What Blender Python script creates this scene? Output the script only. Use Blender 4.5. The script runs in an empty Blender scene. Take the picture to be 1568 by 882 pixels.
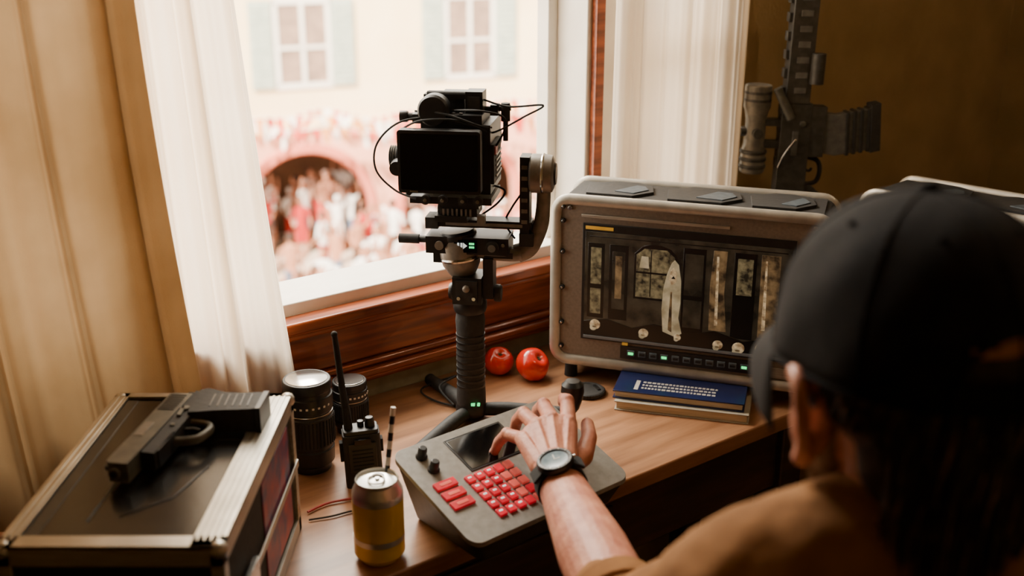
import bpy, bmesh, math, random
from mathutils import Vector, Matrix, Euler
random.seed(7)
SC = bpy.context.scene
COL = SC.collection
def rad(a): return math.radians(a)
def S(r,g,b):
    f=lambda c:(c/255/12.92) if c/255<=0.04045 else ((c/255+0.055)/1.055)**2.4
    return (f(r),f(g),f(b),1)

# ------------------------------------------------------------ materials
def M(name,c1,c2=None,rough=.5,metal=0,scale=30,bump=0.0,emit=0,coat=0,stretch=None,detail=4,spec=.5,trans=0,bscale=None):
    m=bpy.data.materials.new(name); m.use_nodes=True
    nt=m.node_tree; N=nt.nodes; L=nt.links
    b=N['Principled BSDF']
    tc=N.new('ShaderNodeTexCoord'); mp=N.new('ShaderNodeMapping')
    L.new(tc.outputs['Object'],mp.inputs['Vector'])
    if stretch: mp.inputs['Scale'].default_value=stretch
    nz=N.new('ShaderNodeTexNoise'); nz.inputs['Scale'].default_value=scale; nz.inputs['Detail'].default_value=detail
    L.new(mp.outputs[0],nz.inputs['Vector'])
    if c2 is None: c2=tuple(x*.82 for x in c1[:3])+(1,)
    rp=N.new('ShaderNodeValToRGB'); rp.color_ramp.elements[0].position=.35; rp.color_ramp.elements[1].position=.68
    rp.color_ramp.elements[0].color=c2; rp.color_ramp.elements[1].color=c1
    L.new(nz.outputs['Fac'],rp.inputs['Fac']); L.new(rp.outputs[0],b.inputs['Base Color'])
    b.inputs['Roughness'].default_value=rough; b.inputs['Metallic'].default_value=metal
    b.inputs['Specular IOR Level'].default_value=spec
    b.inputs['Coat Weight'].default_value=coat
    if bump:
        bp=N.new('ShaderNodeBump'); bp.inputs['Strength'].default_value=bump; bp.inputs['Distance'].default_value=.002
        if bscale:
            n2=N.new('ShaderNodeTexNoise'); n2.inputs['Scale'].default_value=bscale; n2.inputs['Detail'].default_value=3
            L.new(tc.outputs['Object'],n2.inputs['Vector']); L.new(n2.outputs['Fac'],bp.inputs['Height'])
        else: L.new(nz.outputs['Fac'],bp.inputs['Height'])
        L.new(bp.outputs[0],b.inputs['Normal'])
    if emit:
        L.new(rp.outputs[0],b.inputs['Emission Color']); b.inputs['Emission Strength'].default_value=emit
    return m
def cloth_mat(name,c1,c2,tr=.5):
    m=M(name,c1,c2,rough=.9,scale=6,bump=.3,bscale=400,spec=.1)
    nt=m.node_tree; N=nt.nodes; L=nt.links
    b=N['Principled BSDF']; out=N['Material Output']
    t=N.new('ShaderNodeBsdfTranslucent'); mx=N.new('ShaderNodeMixShader'); mx.inputs[0].default_value=tr
    src=b.inputs['Base Color'].links[0].from_socket
    L.new(src,t.inputs['Color']); L.new(b.outputs[0],mx.inputs[1]); L.new(t.outputs[0],mx.inputs[2]); L.new(mx.outputs[0],out.inputs['Surface'])
    return m
BLK=M('black_plastic',S(30,29,28),S(20,19,19),rough=.42,scale=80)
BLKM=M('black_matte',S(40,38,36),S(29,28,27),rough=.7,scale=120,bump=.3)
GLOSS=M('black_glass',S(9,9,10),rough=.08,scale=5)
GUN=M('gun_steel',S(106,104,94),S(82,81,74),rough=.40,metal=.2,scale=60)
GRAY=M('gimbal_gray',S(140,134,126),S(120,115,108),rough=.38,metal=.3,scale=90)
ALU=M('aluminium',S(206,202,192),S(176,171,160),rough=.36,metal=.75,scale=20,stretch=(1,1,12))
CHROME=M('steel',S(200,198,194),rough=.2,metal=1)
BEZEL=M('bezel_taupe',S(130,116,102),S(116,103,90),rough=.5,scale=200)
RUB=M('rubber',S(34,33,31),S(24,23,22),rough=.85,scale=100)
DGREEN=M('green_led',S(60,255,140),rough=.4,emit=1.6)
WHITE=M('white_paint',S(238,232,220),S(226,218,205),rough=.5,scale=12)
WOODT=M('sill_wood',S(166,84,42),S(106,48,25),rough=.3,scale=9,stretch=(.6,8,8),coat=.3,bump=.15)
DESKW=M('desk_wood',S(168,122,88),S(126,86,58),rough=.34,scale=7,stretch=(.7,6,6),bump=.15,detail=8)
DESKD=M('desk_dark',S(70,48,34),S(46,32,23),rough=.5,scale=8,stretch=(1,6,6))
WALLM=M('wall_mustard',S(168,142,100),S(152,128,88),rough=.9,scale=9,bump=.5,bscale=120,spec=.2)
PLAST=M('plaster_green',S(176,166,134),S(146,138,108),rough=.9,scale=25,bump=.8,spec=.2)
FLOORM=M('floor_wood',S(70,48,32),S(46,32,22),rough=.5,scale=6,stretch=(1,8,1))
CEILM=M('ceiling_paint',S(200,180,140),rough=.9,scale=8)
CURT=cloth_mat('curtain_cloth',S(248,236,218),S(240,226,206),.5)
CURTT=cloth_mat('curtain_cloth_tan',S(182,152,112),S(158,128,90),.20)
SKIN=M('skin',S(206,142,114),S(176,108,86),rough=.5,scale=45,bump=.35,bscale=220)
NAIL=M('nail',S(232,180,160),rough=.3)
CAPM=M('cap_black',S(34,32,32),S(25,24,24),rough=.9,scale=60,bump=.6,bscale=500,spec=.15)
SHIRT=M('shirt_tan',S(152,108,68),S(122,84,52),rough=.9,scale=14,bump=.6,bscale=45,spec=.15)
TROU=M('trousers',S(48,44,42),rough=.9)
HAIR=M('hair_dark',S(48,34,25),S(27,19,14),rough=.6,scale=90)
BEARD=M('beard_grey',S(140,116,94),S(84,64,50),rough=.7,scale=120)
RED=M('key_red',S(215,24,50),S(172,12,34),rough=.35,emit=.4)
REDL=M('key_salmon',S(232,104,92),S(210,78,70),rough=.35,emit=.3)
PANEL=M('panel_gray',S(142,139,133),S(128,125,119),rough=.42,metal=.1,scale=100)
PANELS=M('panel_side',S(74,70,65),S(60,57,53),rough=.5,scale=100)
TOM=M('tomato_skin',S(226,52,26),S(192,26,14),rough=.16,scale=18,coat=.5)
STEM=M('tomato_stem',S(80,70,30),rough=.7)
YEL=M('can_yellow',S(232,204,66),S(214,180,50),rough=.28,metal=.1,scale=14)
SILV=M('can_top',S(218,218,212),S(202,202,196),rough=.3,metal=.8)
BLUE=M('book_blue',S(30,40,84),S(20,28,66),rough=.35,scale=12)
PAGE=M('book_pages',S(220,208,182),S(182,168,140),rough=.9,scale=300,stretch=(.05,.05,4))
SLATE=M('slate_plastic',S(96,106,112),S(78,86,92),rough=.5,scale=90,bump=.3)
SLATD=M('slate_dark',S(74,82,88),S(58,65,70),rough=.6,scale=90,bump=.3)

# ------------------------------------------------------------ geometry kit
def amat(p0,p1):
    d=Vector(p1)-Vector(p0)
    return Matrix.Translation(Vector(p0))@d.to_track_quat('Z','Y').to_matrix().to_4x4(), d.length
def crom(pts,sub,closed=False):
    P=[Vector(p) for p in pts]; n=len(P); out=[]
    if n<3 or sub<2: return P
    rng=n if closed else n-1
    for i in range(rng):
        g=(lambda k:P[k%n]) if closed else (lambda k:P[max(0,min(n-1,k))])
        a,b,c,d=g(i-1),g(i),g(i+1),g(i+2)
        for j in range(sub):
            t=j/sub
            out.append(.5*((2*b)+(-a+c)*t+(2*a-5*b+4*c-d)*t*t+(-a+3*b-3*c+d)*t**3))
    if not closed: out.append(P[-1])
    return out
class G:
    def __init__(s): s.v=[];s.f=[];s.m=[];s.mats=[]
    def mi(s,m):
        if m not in s.mats: s.mats.append(m)
        return s.mats.index(m)
    def add(s,V,F,m,T=None):
        o=len(s.v); k=s.mi(m)
        for p in V: s.v.append(T@Vector(p) if T is not None else Vector(p))
        for f in F: s.f.append([o+i for i in f]); s.m.append(k)
    def box(s,c,size,m,rot=None,T=None):
        x,y,z=[a/2 for a in size]
        V=[(i*x,j*y,k*z) for i in(-1,1) for j in(-1,1) for k in(-1,1)]
        F=[(0,1,3,2),(4,6,7,5),(0,4,5,1),(2,3,7,6),(0,2,6,4),(1,5,7,3)]
        A=Matrix.Translation(Vector(c))
        if rot: A=A@Euler([rad(a) for a in rot]).to_matrix().to_4x4()
        if T is not None: A=T@A
        s.add(V,F,m,A)
    def bx(s,x0,x1,y0,y1,z0,z1,m): s.box(((x0+x1)/2,(y0+y1)/2,(z0+z1)/2),(x1-x0,y1-y0,z1-z0),m)
    def cyl(s,p0,p1,r0,m,r1=None,n=24,T=None):
        if r1 is None:r1=r0
        A,l=amat(p0,p1)
        V=[];F=[]
        for k,(r,z) in enumerate(((r0,0),(r1,l))):
            for i in range(n):
                a=2*math.pi*i/n; V.append((r*math.cos(a),r*math.sin(a),z))
        for i in range(n): F.append((i,(i+1)%n,n+(i+1)%n,n+i))
        F.append(list(range(n))[::-1]); F.append(list(range(n,2*n)))
        s.add(V,F,m,A if T is None else T@A)
    def lathe(s,prof,m,c=(0,0,0),rot=None,n=32,T=None,sx=1,sy=1,wob=None):
        V=[];F=[];rings=[]
        for r,z in prof:
            if r<1e-6: rings.append([len(V)]); V.append((0,0,z))
            else:
                ring=[]
                for i in range(n):
                    a=2*math.pi*i/n; rr=r*(wob(a,z) if wob else 1)
                    ring.append(len(V)); V.append((rr*math.cos(a)*sx,rr*math.sin(a)*sy,z))
                rings.append(ring)
        for A,B in zip(rings,rings[1:]):
            for i in range(n):
                j=(i+1)%n
                if len(A)==1 and len(B)==1: continue
                if len(A)==1: F.append((A[0],B[j],B[i]))
                elif len(B)==1: F.append((A[i],A[j],B[0]))
                else: F.append((A[i],A[j],B[j],B[i]))
        if len(rings[0])>1: F.append(rings[0][::-1])
        if len(rings[-1])>1: F.append(rings[-1])
        A=Matrix.Translation(Vector(c))
        if rot: A=A@Euler([rad(a) for a in rot]).to_matrix().to_4x4()
        if T is not None: A=T@A
        s.add(V,F,m,A)
    def ball(s,c,r,m,n=20,rot=None,T=None):
        if not hasattr(r,'__len__'): r=(r,r,r)
        k=max(5,n//2)
        prof=[(math.sin(math.pi*i/k),-math.cos(math.pi*i/k)) for i in range(k+1)]
        prof[0]=(0,-1);prof[-1]=(0,1)
        A=Matrix.Translation(Vector(c))
        if rot: A=A@Euler([rad(a) for a in rot]).to_matrix().to_4x4()
        A=A@Matrix.Diagonal((r[0],r[1],r[2],1))
        if T is not None: A=T@A
        s.lathe(prof,m,n=n,T=A)
    def tube(s,pts,r,m,n=8,sub=5,closed=False,sc=(1,1),T=None):
        R=r if hasattr(r,'__len__') else None
        P=crom(pts,sub,closed); k=len(P)
        V=[];F=[]
        up=Vector((0,0,1)); prev=None
        for i,p in enumerate(P):
            if closed: d=P[(i+1)%k]-P[i-1]
            else: d=P[min(i+1,k-1)]-P[max(i-1,0)]
            d.normalize()
            if prev is None:
                a=d.cross(up)
                if a.length<.1: a=d.cross(Vector((0,1,0)))
            else: a=prev-d*prev.dot(d)
            a.normalize(); prev=a; b=d.cross(a)
            if R:
                t=i/(k-1)*(len(R)-1); j=min(int(t),len(R)-2); rr=R[j]+(R[j+1]-R[j])*(t-j)
            else: rr=r
            for q in range(n):
                w=2*math.pi*q/n; V.append(p+a*math.cos(w)*rr*sc[0]+b*math.sin(w)*rr*sc[1])
        for i in range(k if closed else k-1):
            i2=(i+1)%k
            for q in range(n): F.append((i*n+q,i*n+(q+1)%n,i2*n+(q+1)%n,i2*n+q))
        if not closed:
            F.append(list(range(n))[::-1]); F.append([ (k-1)*n+q for q in range(n)])
        s.add(V,F,m,T)
    def prism(s,poly,z0,z1,m,T=None):
        n=len(poly)
        V=[(x,y,z0) for x,y in poly]+[(x,y,z1) for x,y in poly]
        F=[list(range(n))[::-1],list(range(n,2*n))]+[(i,(i+1)%n,n+(i+1)%n,n+i) for i in range(n)]
        s.add(V,F,m,T)
    def done(s,name,loc=(0,0,0),rot=(0,0,0),bevel=0,angle=35,origin=None,parent=None,recalc=True):
        me=bpy.data.meshes.new(name)
        V=s.v
        if origin is not None:
            o=Vector(origin); V=[p-o for p in V]; loc=o
        me.from_pydata([tuple(p) for p in V],[],s.f)
        for m in s.mats: me.materials.append(m)
        me.polygons.foreach_set('material_index',s.m)
        if recalc:
            b=bmesh.new(); b.from_mesh(me); bmesh.ops.recalc_face_normals(b,faces=b.faces); b.to_mesh(me); b.free()
        me.polygons.foreach_set('use_smooth',[True]*len(me.polygons))
        me.set_sharp_from_angle(angle=rad(angle))
        ob=bpy.data.objects.new(name,me); COL.objects.link(ob)
        ob.location=loc; ob.rotation_euler=[rad(a) for a in rot]
        if parent: ob.parent=parent
        if bevel:
            md=ob.modifiers.new('bevel','BEVEL'); md.width=bevel; md.segments=2; md.limit_method='ANGLE'; md.angle_limit=rad(40)
        return ob
def organic(g,name,voxel,sm=4,origin=None,parent=None,mat=None,loc=(0,0,0),rot=(0,0,0)):
    ob=g.done(name+'_src',origin=None)
    r=ob.modifiers.new('r','REMESH'); r.mode='VOXEL'; r.voxel_size=voxel
    q=ob.modifiers.new('s','SMOOTH'); q.factor=.5; q.iterations=sm
    bpy.context.view_layer.update()
    dg=bpy.context.evaluated_depsgraph_get()
    me=bpy.data.meshes.new_from_object(ob.evaluated_get(dg))
    bpy.data.objects.remove(ob)
    me.name=name
    if origin is not None:
        me.transform(Matrix.Translation(-Vector(origin))); loc=origin
    me.materials.clear(); me.materials.append(mat)
    me.polygons.foreach_set('material_index',[0]*len(me.polygons))
    me.polygons.foreach_set('use_smooth',[True]*len(me.polygons))
    o=bpy.data.objects.new(name,me); COL.objects.link(o); o.location=loc; o.rotation_euler=[rad(a) for a in rot]
    if parent: o.parent=parent
    return o
def chain(g,pts,rs,m,n=16):
    for i,(p,r) in enumerate(zip(pts,rs)):
        g.ball(p,r,m,n=n)
        if i: g.cyl(pts[i-1],p,rs[i-1],m,r1=r,n=n)
def rrect(x0,x1,y0,y1,r,k=6):
    out=[]
    for cx,cy,a0 in ((x1-r,y0+r,-90),(x1-r,y1-r,0),(x0+r,y1-r,90),(x0+r,y0+r,180)):
        for i in range(k+1):
            a=rad(a0+90*i/k); out.append((cx+r*math.cos(a),cy+r*math.sin(a)))
    return out
XZ=Matrix(((1,0,0,0),(0,0,-1,0),(0,1,0,0),(0,0,0,1)))   # 2D (x,y) -> (x,-,z), extrusion along -y

# ------------------------------------------------------------ room shell (window-wall frame)
W0=(-.254,1.742,0); WR=(0,0,37.3)
g=G()
X0,X1=-2.2,1.95
o1=(-.90,.50); o2=(.56,.82); zb,zt=.905,2.25
g.bx(X0,X1,0,.12,0,zb,WALLM); g.bx(X0,X1,0,.12,zt,2.6,WALLM)
g.bx(X0,o1[0],0,.12,zb,zt,WALLM); g.bx(o1[1],o2[0],0,.12,zb,zt,WHITE); g.bx(o2[1],X1,0,.12,zb,zt,WALLM)
g.bx(-1.0,.66,-.004,0,.0,.79,PLAST)
g.done('wall_back',W0,WR)
g=G(); g.bx(X1,X1+.12,-3,.12,0,2.6,WALLM); g.done('wall_right',W0,WR)
g=G(); g.bx(X0-.12,X0,-3,.12,0,2.6,WALLM); g.done('wall_left',W0,WR)
g=G(); g.bx(X0-.12,X1+.12,-3.12,-3,0,2.6,WALLM); g.done('wall_front',W0,WR)
g=G(); g.bx(X0-.12,X1+.12,-3.12,.12,-.1,0,FLOORM); g.done('floor',W0,WR)
g=G(); g.bx(X0-.12,X1+.12,-3.12,.12,2.6,2.7,CEILM); g.done('ceiling',W0,WR)
g=G(); g.bx(X1-.015,X1,-3,0,0,.1,WOODT); g.done('baseboard_right',W0,WR,bevel=.004)
# windows
g=G()
g.bx(o1[1]-.008,o1[1],-.0,.13,.92,zt,WHITE)
g.bx(o1[0],o1[0]+.01,0,.13,.92,zt,WHITE)
g.bx(o1[0],o1[1],.035,.16,.905,.93,WHITE)       # stone ledge
g.bx(o1[0],o1[1],.005,.035,.905,.945,WHITE)     # frame rail
g.bx(o1[1]-.03,o1[1]-.008,.085,.12,.93,zt,WHITE)
g.bx(o1[1]+.002,o1[1]+.022,-.016,0,.925,zt,WOODT)
g.bx(o1[0]-.03,o1[0],-.018,0,.925,zt,WOODT)
g.bx(o1[0]-.03,o1[1]+.028,-.018,0,zt,zt+.05,WOODT)
g.done('window_1',W0,WR,bevel=.002)
g=G()
for a,b in ((o2[0],o2[0]+.035),(o2[1]-.035,o2[1]),((o2[0]+o2[1])/2-.012,(o2[0]+o2[1])/2+.012)): g.bx(a,b,.04,.08,.905,zt,WHITE)
for z in (.905,1.35,1.8,2.21): g.bx(o2[0],o2[1],.045,.075,z,z+.035,WHITE)
g.done('window_2',W0,WR,bevel=.002)
# sill & mouldings
g=G(); g.bx(-.95,1.1,-.036,.006,.905,.925,WOODT); g.bx(-.95,1.1,-.030,0,.893,.905,WOODT)
g.bx(-.95,1.1,-.016,0,.825,.893,WOODT); g.done('window_sill',W0,WR,bevel=.004)
g=G()
g.bx(-.95,1.1,-.024,0,.812,.825,WOODT); g.bx(-.95,1.1,-.034,0,.797,.812,WOODT); g.bx(-.95,1.1,-.026,0,.786,.797,WOODT)
g.done('trim_1',W0,WR,bevel=.005)

# curtains
def curtain(name,s0f,s1f,z0,z1,n0,amp,folds,seed,mt):
    rnd=random.Random(seed); Ns,Nz=160,50
    ph=[rnd.uniform(0,6.28) for _ in range(6)]
    V=[];F=[]
    for j in range(Nz+1):
        z=z0+(z1-z0)*j/Nz; t=j/Nz
        for i in range(Ns+1):
            u=i/Ns; s=s0f(t)+(s1f(t)-s0f(t))*u
            ww=u*folds*2*math.pi
            y=amp*(math.sin(ww+ph[0]+.5*math.sin(2.1*u*6+ph[1])+.25*math.sin(3*t+ph[4]))+.45*math.sin(ww*2.3+ph[2]+1.1*t)+.2*math.sin(ww*5.1+ph[3]-2*t))
            y*=.65+.35*math.sin(3*u+ph[5]+t)
            s+=amp*.35*math.cos(ww+ph[0])
            V.append((s,-(n0+y),z))
    for j in range(Nz):
        for i in range(Ns):
            a=j*(Ns+1)+i; F.append((a,a+1,a+Ns+2,a+Ns+1))
    g=G(); g.add(V,F,mt); return g.done(name,W0,WR,angle=180,recalc=False)
curtain('curtain',lambda t:-.42,lambda t:-.140-.135*t**.8,.757,2.4,.062,.017,3.2,3,CURT)
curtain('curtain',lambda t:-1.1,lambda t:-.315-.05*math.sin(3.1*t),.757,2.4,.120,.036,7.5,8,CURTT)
curtain('curtain',lambda t:.505+.008*t,lambda t:.85,.79,2.4,.058,.014,5,11,CURT)
g=G(); g.cyl((-1.2,-.07,2.42),(1.1,-.07,2.42),.012,CHROME)
for x in (-1.2,1.1): g.ball((x,-.07,2.42),.022,CHROME)
for x in (-1.1,.52,1.05): g.cyl((x,-.07,2.42),(x,0,2.42),.008,CHROME)
g.done('curtain_rod',W0,WR)

# ------------------------------------------------------------ desk
g=G()
g.bx(-1.15,.62,-.495,-.006,.722,.75,DESKW)
g.bx(-1.1,.59,-.47,-.45,.60,.722,DESKD); g.bx(-1.1,.59,-.05,-.03,.60,.722,DESKD)
g.bx(-1.1,-1.08,-.47,-.03,.6,.722,DESKD); g.bx(.57,.59,-.47,-.03,.6,.722,DESKD)
for x in (-1.09,.56):
    for y in (-.455,-.045): g.bx(x-.028,x+.028,y-.028,y+.028,0,.722,DESKD)
g.bx(-.3,.15,-.476,-.47,.62,.70,DESKD); g.ball((-.08,-.485,.66),.012,CHROME)
g.done('desk',W0,WR,bevel=.004)
g=G()
g.bx(.70,1.62,-.93,-.04,.725,.75,DESKD)
for x in (.74,1.58):
    for y in (-.89,-.08): g.bx(x-.025,x+.025,y-.025,y+.025,0,.725,DESKD)
g.bx(.74,1.58,-.9,-.88,.63,.725,DESKD)
g.done('side_table',W0,WR,bevel=.004)

# ------------------------------------------------------------ rack monitor
def flat(name,c,e=.5,c2=None,sc=40,det=6): return M(name,c,c2,rough=.25,emit=e,scale=sc,detail=det)
SCR=flat('scr_ground',S(64,57,44),.4,S(28,25,19),30)
SC_A=flat('scr_olive',S(132,122,90),.45,S(40,36,27),95); SC_B=flat('scr_pale',S(180,168,136),.6,S(128,116,88),40)
SC_C=flat('scr_tan',S(136,112,78),.45,S(48,38,27),60); SC_D=flat('scr_bone',S(206,186,146),.6,S(114,88,60),130)
SC_U=flat('scr_ui',S(90,88,84),.3); SC_O=flat('scr_orange',S(190,140,50),.5); SC_K=flat('scr_black',S(20,18,15),.2)
RIMM=M('monitor_rim',S(190,184,172),S(170,164,152),rough=.38,metal=.5,scale=40)
def rack_monitor(loc,rz,W=.465,H=.303,D=.15):
    g=G()
    g.prism(rrect(.004,W-.004,.004,H-.004,.022),-D,-.012,RUB,XZ)
    for y0 in (0,D-.012):
        P=[(x,y0,z) for x,z in rrect(.005,W-.005,.005,H-.005,.024)]
        g.tube(P,.0075,RIMM,n=10,sub=1,closed=True,sc=(1.0,1.3))
    g.prism(rrect(.009,W-.009,.009,H-.009,.016),-.016,-.0005,BEZEL,XZ)
    sx0,sx1,sz0,sz1=.058,W-.062,.052,.245
    y=-.0015
    g.bx(sx0-.005,sx1+.005,y-.0015,y+.004,sz0-.004,sz1+.014,BLK)
    w=sx1-sx0;h=sz1-sz0
    def R(a,b,c,d,m,o=.002): 
        g.bx(sx0+a*w,sx0+b*w,y-.0015-o,y-.001,sz0+c*h,sz0+d*h,m)
    def P(pts,m,o): g.prism([(sx0+a*w,sz0+b*h) for a,b in pts],.0014,o+.003,m,XZ)
    R(0,1,0,1,SCR,.0008)
    R(.02,.98,.955,.965,SC_K,.0012); R(0,.14,1.02,1.05,SC_O,.0010)
    # room interior on the screen: door panels, ornate window, drapes, dark furniture
    R(.015,.10,.20,.90,SC_K,.0011); R(.03,.085,.52,.86,SC_A,.0012); R(.03,.085,.24,.48,SC_A,.0012)
    R(.125,.22,.20,.90,SC_K,.0011); R(.14,.205,.30,.84,SCR,.0012); R(.155,.19,.40,.80,SC_C,.0013)
    P([(.25,.42),(.25,.84),(.29,.91),(.33,.93),(.38,.93),(.43,.90),(.46,.84),(.46,.42)],SC_K,.0011)
    P([(.26,.44),(.26,.83),(.30,.89),(.41,.89),(.45,.83),(.45,.44)],SC_A,.0012)
    P([(.33,.45),(.33,.88),(.337,.88),(.337,.45)],SC_K,.0013); P([(.26,.66),(.45,.66),(.45,.68),(.26,.68)],SC_K,.0013)
    P([(.275,.71),(.285,.82),(.32,.82),(.325,.71)],SC_B,.0013)
    R(.49,.60,.12,.93,SC_K,.0012); R(.50,.59,.50,.88,SCR,.0013); R(.50,.59,.2,.46,SCR,.0013)
    P([(.63,.2),(.625,.6),(.635,.93),(.70,.93),(.695,.55),(.715,.2)],SC_C,.0013); P([(.655,.25),(.65,.88),(.662,.88),(.672,.25)],SC_D,.0014)
    R(.735,.84,.15,.93,SC_K,.0012); R(.75,.825,.55,.88,SC_A,.0013)
    P([(.865,.18),(.86,.93),(.95,.93),(.955,.18)],SC_C,.0013); P([(.88,.25),(.88,.88),(.89,.88),(.9,.25)],SC_D,.0014)
    P([(.0,.0),(.0,.16),(.12,.20),(.25,.14),(.36,.2),(.55,.15),(.66,.2),(.8,.13),(.92,.19),(1,.14),(1,0)],SC_K,.0015)
    P([(.405,.14),(.395,.35),(.40,.55),(.415,.68),(.435,.78),(.45,.81),(.47,.77),(.485,.62),(.487,.42),(.48,.28),(.50,.14),(.47,.10)],SC_B,.0020)
    P([(.425,.63),(.43,.71),(.447,.745),(.465,.70),(.462,.61),(.44,.58)],SC_D,.0023); P([(.435,.64),(.447,.67),(.457,.64)],SC_K,.0026)
    P([(.43,.16),(.435,.52),(.444,.52),(.45,.14)],SC_C,.0023)
    for cx,cz,s in ((.06,.12,.050),(.31,.09,.045),(.68,.06,.045),(.78,.05,.055),(.885,.07,.045),(.48,.09,.032)):
        q=lambda x0,z0,rx,rz_: [(sx0+cx*w+s*(x0+rx*math.cos(a)),sz0+cz*h+s*(z0+rz_*math.sin(a))) for a in [k*math.pi/8 for k in range(16)]]
        g.prism(q(0,.06,.19,.18),.0014,.0054,SC_D,XZ); g.prism(q(-.06,-.06,.12,.11),.0014,.0055,SC_B,XZ)
        g.prism(q(-.02,-.02,.08,.035),.0014,.0058,SC_C,XZ)
    R(0,1,0,.025,SC_U,.0034)
    g.bx(.125,W-.105,-.004,0,.020,.043,BLK)
    for i in range(11):
        x=.138+i*.0195
        g.bx(x,x+.013,-.007,-.003,.027,.037,SLATE); g.bx(x+.002,x+.011,-.0078,-.006,.0295,.034,DGREEN if i in(3,10,0) else BLK)
    g.bx(.128,.138,-.005,-.003,.045,.05,SC_O)
    g.bx(W-.1,W-.03,-.004,0,.018,.036,ALU)
    for z in (.03,.075,.14,.205,.26,.285): 
        for x in (.018,W-.018): g.cyl((x,-.006,z),(x,0,z),.0042,RUB,n=12); g.cyl((x,-.0075,z),(x,-.006,z),.0022,CHROME,n=6)
    for x in (.03,W-.03): 
        g.cyl((x,-.005,H-.02),(x,0,H-.02),.004,CHROME,n=12)
    g.bx(.05,.30,-.003,0,H-.034,H-.029,ALU)
    g.bx(.02,W-.02,.014,D-.026,H-.008,H-.002,BLKM)
    for (a,b) in ((.05,.16),(.19,.31),(.33,.43)):
        pl=[(a,.024),(b-.03,.024),(b,.06),(b-.01,D-.045),(b-.04,D-.032),(a+.03,D-.032),(a-.01,D-.06)]
        g.prism(pl,H-.006,H+.003,BLKM)
        pl=[(a+.045,.044),(b-.03,.036),(b-.010,.066),(b-.02,D-.062),(a+.075,D-.058)]
        g.prism(pl,H+.002,H+.0048,SLATD)
    g.bx(-.006,.004,.05,.09,.10,.14,ALU); g.bx(-.006,.004,.05,.09,.19,.23,ALU)
    for x in (.03,W-.03):
        for yy in (.022,D-.022): g.cyl((x,yy,-.035),(x,yy,.004),.012,RUB,r1=.010)
    for i in range(5): g.cyl((.08+i*.07,D-.002,.12),(.08+i*.07,D+.008,.12),.008,CHROME,n=12)
    return g.done('rack_monitor',loc,(0,0,rz),bevel=.0006)
rack_monitor((.0715,1.82,.785),-18.4)
rack_monitor((.612,1.865,.785),-45)

# ------------------------------------------------------------ camera gimbal
g=G()
zz=lambda z:z-.75
g.lathe([(0,.0),(.020,.0),(.024,.004),(.024,.02),(.0235,.03),(.0225,.05),(.0235,.09),(.0225,.125),(.024,.150),(.022,.165),(0,.165)],BLKM,c=(0.004,0,.025),n=32)
for i in range(9): g.lathe([(.0235,0),(.0238,.002),(.0235,.004)],BLK,c=(.004,0,.06+i*.011),n=28)
g.bx(.008,.014,-.0265,-.02,.034,.038,DGREEN); g.bx(.018,.022,-.0255,-.02,.034,.038,DGREEN)
g.lathe([(0,0),(.025,0),(.027,.006),(.027,.018),(.024,.024),(0,.024)],BLK,c=(.004,0,.19),n=32)
g.box((.004,-.004,.232),(.046,.05,.044),BLK); g.box((.004,-.03,.232),(.034,.006,.036),BLKM)
g.ball((.004,-.034,.238),(.006,.005,.006),GRAY); g.cyl((-.008,-.032,.222),(-.008,-.036,.222),.003,CHROME,n=10)
g.cyl((.016,-.032,.222),(.016,-.036,.222),.003,CHROME,n=10)
g.box((.036,0,.250),(.016,.034,.066),BLK); g.lathe([(0,0),(.013,0),(.014,.003),(.014,.009),(.012,.011),(0,.011)],BLKM,c=(.044,0,.222),rot=(0,90,0),n=20)
g.lathe([(0,0),(.013,0),(.014,.003),(.014,.006),(.012,.010),(0,.010)],BLK,c=(-.019,0,.222),rot=(0,-90,0),n=20)
g.lathe([(0,0),(.020,0),(.024,.006),(.030,.018),(.032,.030),(.032,.052),(.029,.060),(0,.060)],GRAY,c=(-.006,0,.252),rot=(0,-8,0),n=36)
g.lathe([(.0325,0),(.034,.003),(.0325,.006)],CHROME,c=(-.0085,0,.278),rot=(0,-8,0),n=36)
g.lathe([(0,0),(.030,0),(.030,.008),(.026,.012),(0,.012)],BLK,c=(-.0135,0,.312),rot=(0,-8,0),n=36)
g.box((-.045,0,.262+.02),(.014,.022,.020),BLK)
g.tube([(-.03,.0,.302),(.02,.0,.292),(.065,.0,.288),(.088,.0,.290)],[.016,.016,.015,.015],GRAY,n=14,sub=6,sc=(1,.8))
g.tube([(.080,.0,.289),(.100,.0,.301),(.116,.0,.335),(.120,.0,.365),(.121,.0,.395)],[.0155,.0145,.0125,.011,.011],GRAY,n=14,sub=6,sc=(.7,1))
g.bx(.03,.075,-.015,-.011,.284,.293,BLK)
g.lathe([(0,0),(.027,0),(.030,.003),(.030,.022),(.028,.034),(.022,.037),(0,.037)],GRAY,c=(.100,0,zz(1.168)),rot=(0,90,0),n=36)
g.lathe([(.0305,0),(.0315,.002),(.0305,.004)],CHROME,c=(.118,0,zz(1.168)),rot=(0,90,0),n=36)
g.lathe([(0,0),(.018,0),(.016,.003),(0,.003)],BLK,c=(.137,0,zz(1.168)),rot=(0,90,0),n=28)
g.box((.093,0,zz(1.128)),(.015,.032,.135),BLK)
for i in range(6): g.box((.093,-.0165,zz(1.095)+i*.017),(.009,.002,.006),GRAY)
g.box((.096,0,zz(1.066)),(.022,.036,.02),BLKM)
g.box((.023,0,zz(1.088)),(.162,.030,.012),BLK); g.box((.03,-.015,zz(1.088)),(.12,.003,.005),GRAY)
g.box((-.052,0,zz(1.088)),(.02,.036,.018),BLKM)
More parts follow.
